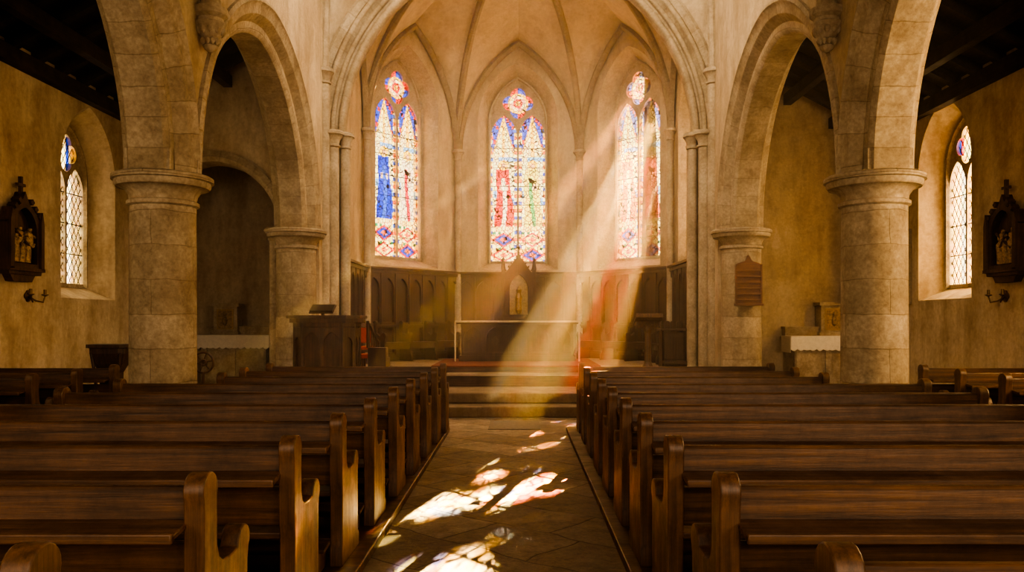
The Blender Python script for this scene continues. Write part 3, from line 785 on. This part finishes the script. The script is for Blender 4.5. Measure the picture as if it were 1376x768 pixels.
# ------------------------------------------------------------------ stations of the cross & sconces
def station(side,y,zc=2.68):
    fn,_,_,_=facet((-XW,y-.5),(-XW,y+.5)) if side<0 else facet((XW,y+.5),(XW,y-.5))
    f=lambda u,v,w: fn(u+.5,zc+v,w)
    mb=MB()
    outer=[(-.38,-.52),(.38,-.52),(.40,-.44),(.36,-.40),(.36,.18),(.42,.22),(.36,.28),(.24,.42),(.10,.50),(0,.68),(-.10,.50),(-.24,.42),(-.36,.28),(-.42,.22),(-.36,.18),(-.36,-.40),(-.40,-.44)]
    mb.plate(outer,[win_contour(0,-.36,.10,.28,.36,n=8)],f,.02,.16,0)
    mb.plate(outer,[],f,0,.04,0)
    mb.plate([(-.30,-.52),(.30,-.52),(.22,-.62),(-.22,-.62)],[],f,0,.12,0)
    mb.plate([(-.42,-.47),(.42,-.47),(.42,-.42),(-.42,-.42)],[],f,0,.2,0)
    for s in(-1,1):
        mb.plate([(s*.36-.04,-.44),(s*.36+.04,-.44),(s*.36+.04,.24),(s*.36,.42),(s*.36-.04,.24)],[],f,.04,.2,0)
        for t in(0,.33,.66):
            c=(s*(.33-.28*t),.36+.28*t)
            mb.plate(quatrefoil(c[0],c[1],.025,.022,16),[],f,.06,.18,0)
    mb.plate([(-.022,.62),(.022,.62),(.022,.76),(.085,.76),(.085,.80),(.022,.80),(.022,.90),(-.022,.90),(-.022,.80),(-.085,.80),(-.085,.76),(-.022,.76)],[],f,.06,.11,0)
    for (u,v0,h) in((-.14,-.33,.42),(.0,-.33,.36),(.14,-.33,.46),(-.05,-.05,.22),(.19,-.1,.28)):
        def P(du,dv,w): return f(u+du,v0+dv,w)
        mb.tube([P(0,0,.07),P(.01,h*.3,.09),P(-.01,h*.65,.09),P(0,h*.8,.08)],.05,8,1,rs=[.07,.055,.06,.025],up=V((1,.2,0)))
        mb.tube([P(0,h*.78,.09),P(0,h*.84,.1),P(0,h*.92,.1),P(0,h*.97,.09)],.03,8,1,rs=[.015,.034,.034,.012],up=V((1,.2,0)))
        mb.tube([P(.03,h*.66,.1),P(.10,h*.5,.13),P(.13,h*.6,.12)],.018,6,1,up=V((1,.2,0)))
    mb.tube([f(-.2,.12,.12),f(.18,-.12,.13)],.02,6,0,up=V((1,.2,0))); mb.tube([f(.05,.12,.12),f(-.08,-.1,.13)],.02,6,0,up=V((1,.2,0)))
    mb.obj('station_of_the_cross',[WPAN,RELIEF],loc=tuple(f(0,0,0)),smooth=35)
station(-1,11.75); station(1,12.0)
def sconce(side,y,z=1.86):
    fn,_,_,_=facet((-XW,y-.5),(-XW,y+.5)) if side<0 else facet((XW,y+.5),(XW,y-.5))
    f=lambda u,v,w: fn(u+.5,z+v,w)
    mb=MB(); mb.plate(quatrefoil(0,0,.045,.045,20),[],f,0,.02)
    for s in(-1,1):
        mb.tube([f(0,0,.01),f(s*.04,-.07,.10),f(s*.13,-.09,.16),f(s*.18,.0,.16)],.013,6)
        p=f(s*.18,0,.16); mb.lathe([(.016,0),(.05,.018),(.05,.03),(.022,.032),(.022,.10),(.0,.105)],tuple(p),12)
    mb.obj('wall_sconce',[BRASS],loc=tuple(f(0,0,0)),smooth=40)
sconce(-1,12.05); sconce(1,12.15)
mb=MB(); mb.box(7.22,7.3,15.05,15.35,1.8,3.2); mb.box(7.20,7.23,15.08,15.32,1.85,3.15); mb.obj('wall_cupboard',[mat_plain('painted_metal',(.3,.23,.14),.6)],bevel=.01)

# ------------------------------------------------------------------ unseen foliage gobo, added with set gaps to cut the sunlight into shafts
SUN=V((.234,1,.40))
rnd=random.Random(3)
GAPS=[ # (x,z,half_x,half_z,tilt) in the plane y=20.7
 (2.95,5.52,1.0,.09,-.43),
 (2.36,7.0,.03,.10,0),(2.72,7.55,.04,.08,0),(3.0,6.85,.03,.10,0),(3.27,6.3,.03,.08,0),
 (3.27,4.35,.03,.06,0),(3.25,3.7,.03,.06,0)]
def ingap(x,z):
    for gx,gz,hx,hz,t in GAPS:
        dx=x-gx; dz=z-gz-t*dx
        if (dx/(hx+.11))**2+(dz/(hz+.11))**2<1: return True
    return False
mb=MB(); cnt=0; DT=66
while cnt<11000:
    x=rnd.uniform(-5.2,5.6); z=rnd.uniform(1.2,9.9)
    if (abs(x-.2)/5.6)**4+(abs(z-5.5)/4.5)**4>1: continue
    if ingap(x,z): continue
    p=V((x,20.7,z))+SUN*(DT+rnd.uniform(-1.2,1.2))
    q=V((rnd.gauss(-.2,.3),-1,rnd.gauss(-.4,.3))).normalized(); a=q.cross(V((rnd.gauss(0,1),.1,rnd.gauss(0,1)))).normalized(); b=q.cross(a)
    sz=rnd.uniform(.12,.20)
    mb.add([p-a*sz,p-b*sz*.6,p+a*sz,p+b*sz*.6],[(0,1,2,3)],0); cnt+=1
base=V((-1.6,20.7,5.4))+SUN*(DT+1.5)
mb.tube([(base.x,base.y,-1),(base.x+.1,base.y,base.z*.5),(base.x,base.y,base.z-3),(base.x,base.y,base.z+1)],.4,10,1,rs=[1.1,.8,.5,.2])
for k in range(7):
    a=k*.9; mb.tube([(base.x,base.y,base.z-5+k*.6),(base.x+1.6*math.cos(a),base.y+.5*abs(math.sin(a)),base.z-3+k*.7),(base.x+3.0*math.cos(a),base.y+1.0*abs(math.sin(a)),base.z-2+k*.5)],.1,6,1,rs=[.16,.09,.03])
mb.obj('sun_gobo_foliage',[mat_plain('gobo_leaves',(.06,.10,.025),.7),mat_plain('gobo_bark',(.08,.06,.04),.9)],loc=(base.x,base.y,0))  # invented tree shape, stands out of view to block the sun

# ------------------------------------------------------------------ haze
mb=MB(); mb.box(-3.72,3.72,6.0,21.9,.7,9.9)
hz=mb.obj('dust_haze',[])
hm=bpy.data.materials.new('dusty_air'); hm.use_nodes=True; nt=hm.node_tree; nt.nodes.clear()
o=nt.nodes.new('ShaderNodeOutputMaterial'); vsn=nt.nodes.new('ShaderNodeVolumeScatter'); vsn.inputs['Density'].default_value=.018; vsn.inputs['Anisotropy'].default_value=.5; vsn.inputs['Color'].default_value=(1,.90,.74,1)
nt.links.new(vsn.outputs[0],o.inputs['Volume']); hz.data.materials.append(hm)

# ------------------------------------------------------------------ lights
sd=bpy.data.lights.new('sun','SUN'); sd.energy=210; sd.color=(1,.77,.46); sd.angle=math.radians(.12)
so=bpy.data.objects.new('sun',sd); so.rotation_euler=(-SUN).to_track_quat('-Z','Y').to_euler(); scene.collection.objects.link(so)
def area(name,loc,dirn,sx,sy,e,col):
    ld=bpy.data.lights.new(name,'AREA'); ld.shape='RECTANGLE'; ld.size=sx; ld.size_y=sy; ld.energy=e; ld.color=col
    lo=bpy.data.objects.new(name,ld); lo.location=loc; lo.rotation_euler=V(dirn).to_track_quat('-Z','Y').to_euler(); scene.collection.objects.link(lo)
area('west_fill_light',(0,-4.8,4.6),(0,1,-.1),4,4,290,(1,.79,.56))  # added fill behind the camera, the west wall has no opening
area('aisle_fill_left',(-5.9,-4.8,3.0),(0,1,0),1.6,2.6,150,(1,.79,.56))  # added fill lamp for the left aisle, no fitting modelled
area('aisle_fill_right',(5.9,-4.8,3.0),(0,1,0),1.6,2.6,280,(1,.77,.52))  # added fill lamp for the right aisle, stronger than the left
area('apse_fill_light',(0,11.5,9.6),(0,1,-.38),4,1.6,540,(1,.78,.52))  # added lamp high in the nave, brightens the apse through the arch
w=bpy.data.worlds.new('sky'); scene.world=w; w.use_nodes=True
w.node_tree.nodes['Background'].inputs[0].default_value=(1,.87,.64,1); w.node_tree.nodes['Background'].inputs[1].default_value=3.0

# ------------------------------------------------------------------ camera
cd=bpy.data.cameras.new('camera'); cd.sensor_width=36; cd.lens=36*1090/1376; cd.shift_x=(688-697)/1376; cd.shift_y=(430-384)/1376; cd.clip_start=.05
co_=bpy.data.objects.new('camera',cd); co_.location=(0,0,1.5); co_.rotation_euler=(PI/2,0,0); scene.collection.objects.link(co_); scene.camera=co_
scene.view_settings.view_transform='AgX'
scene.view_settings.exposure=.45
try: scene.view_settings.look='AgX - High Contrast'
except Exception as ex: print(ex)
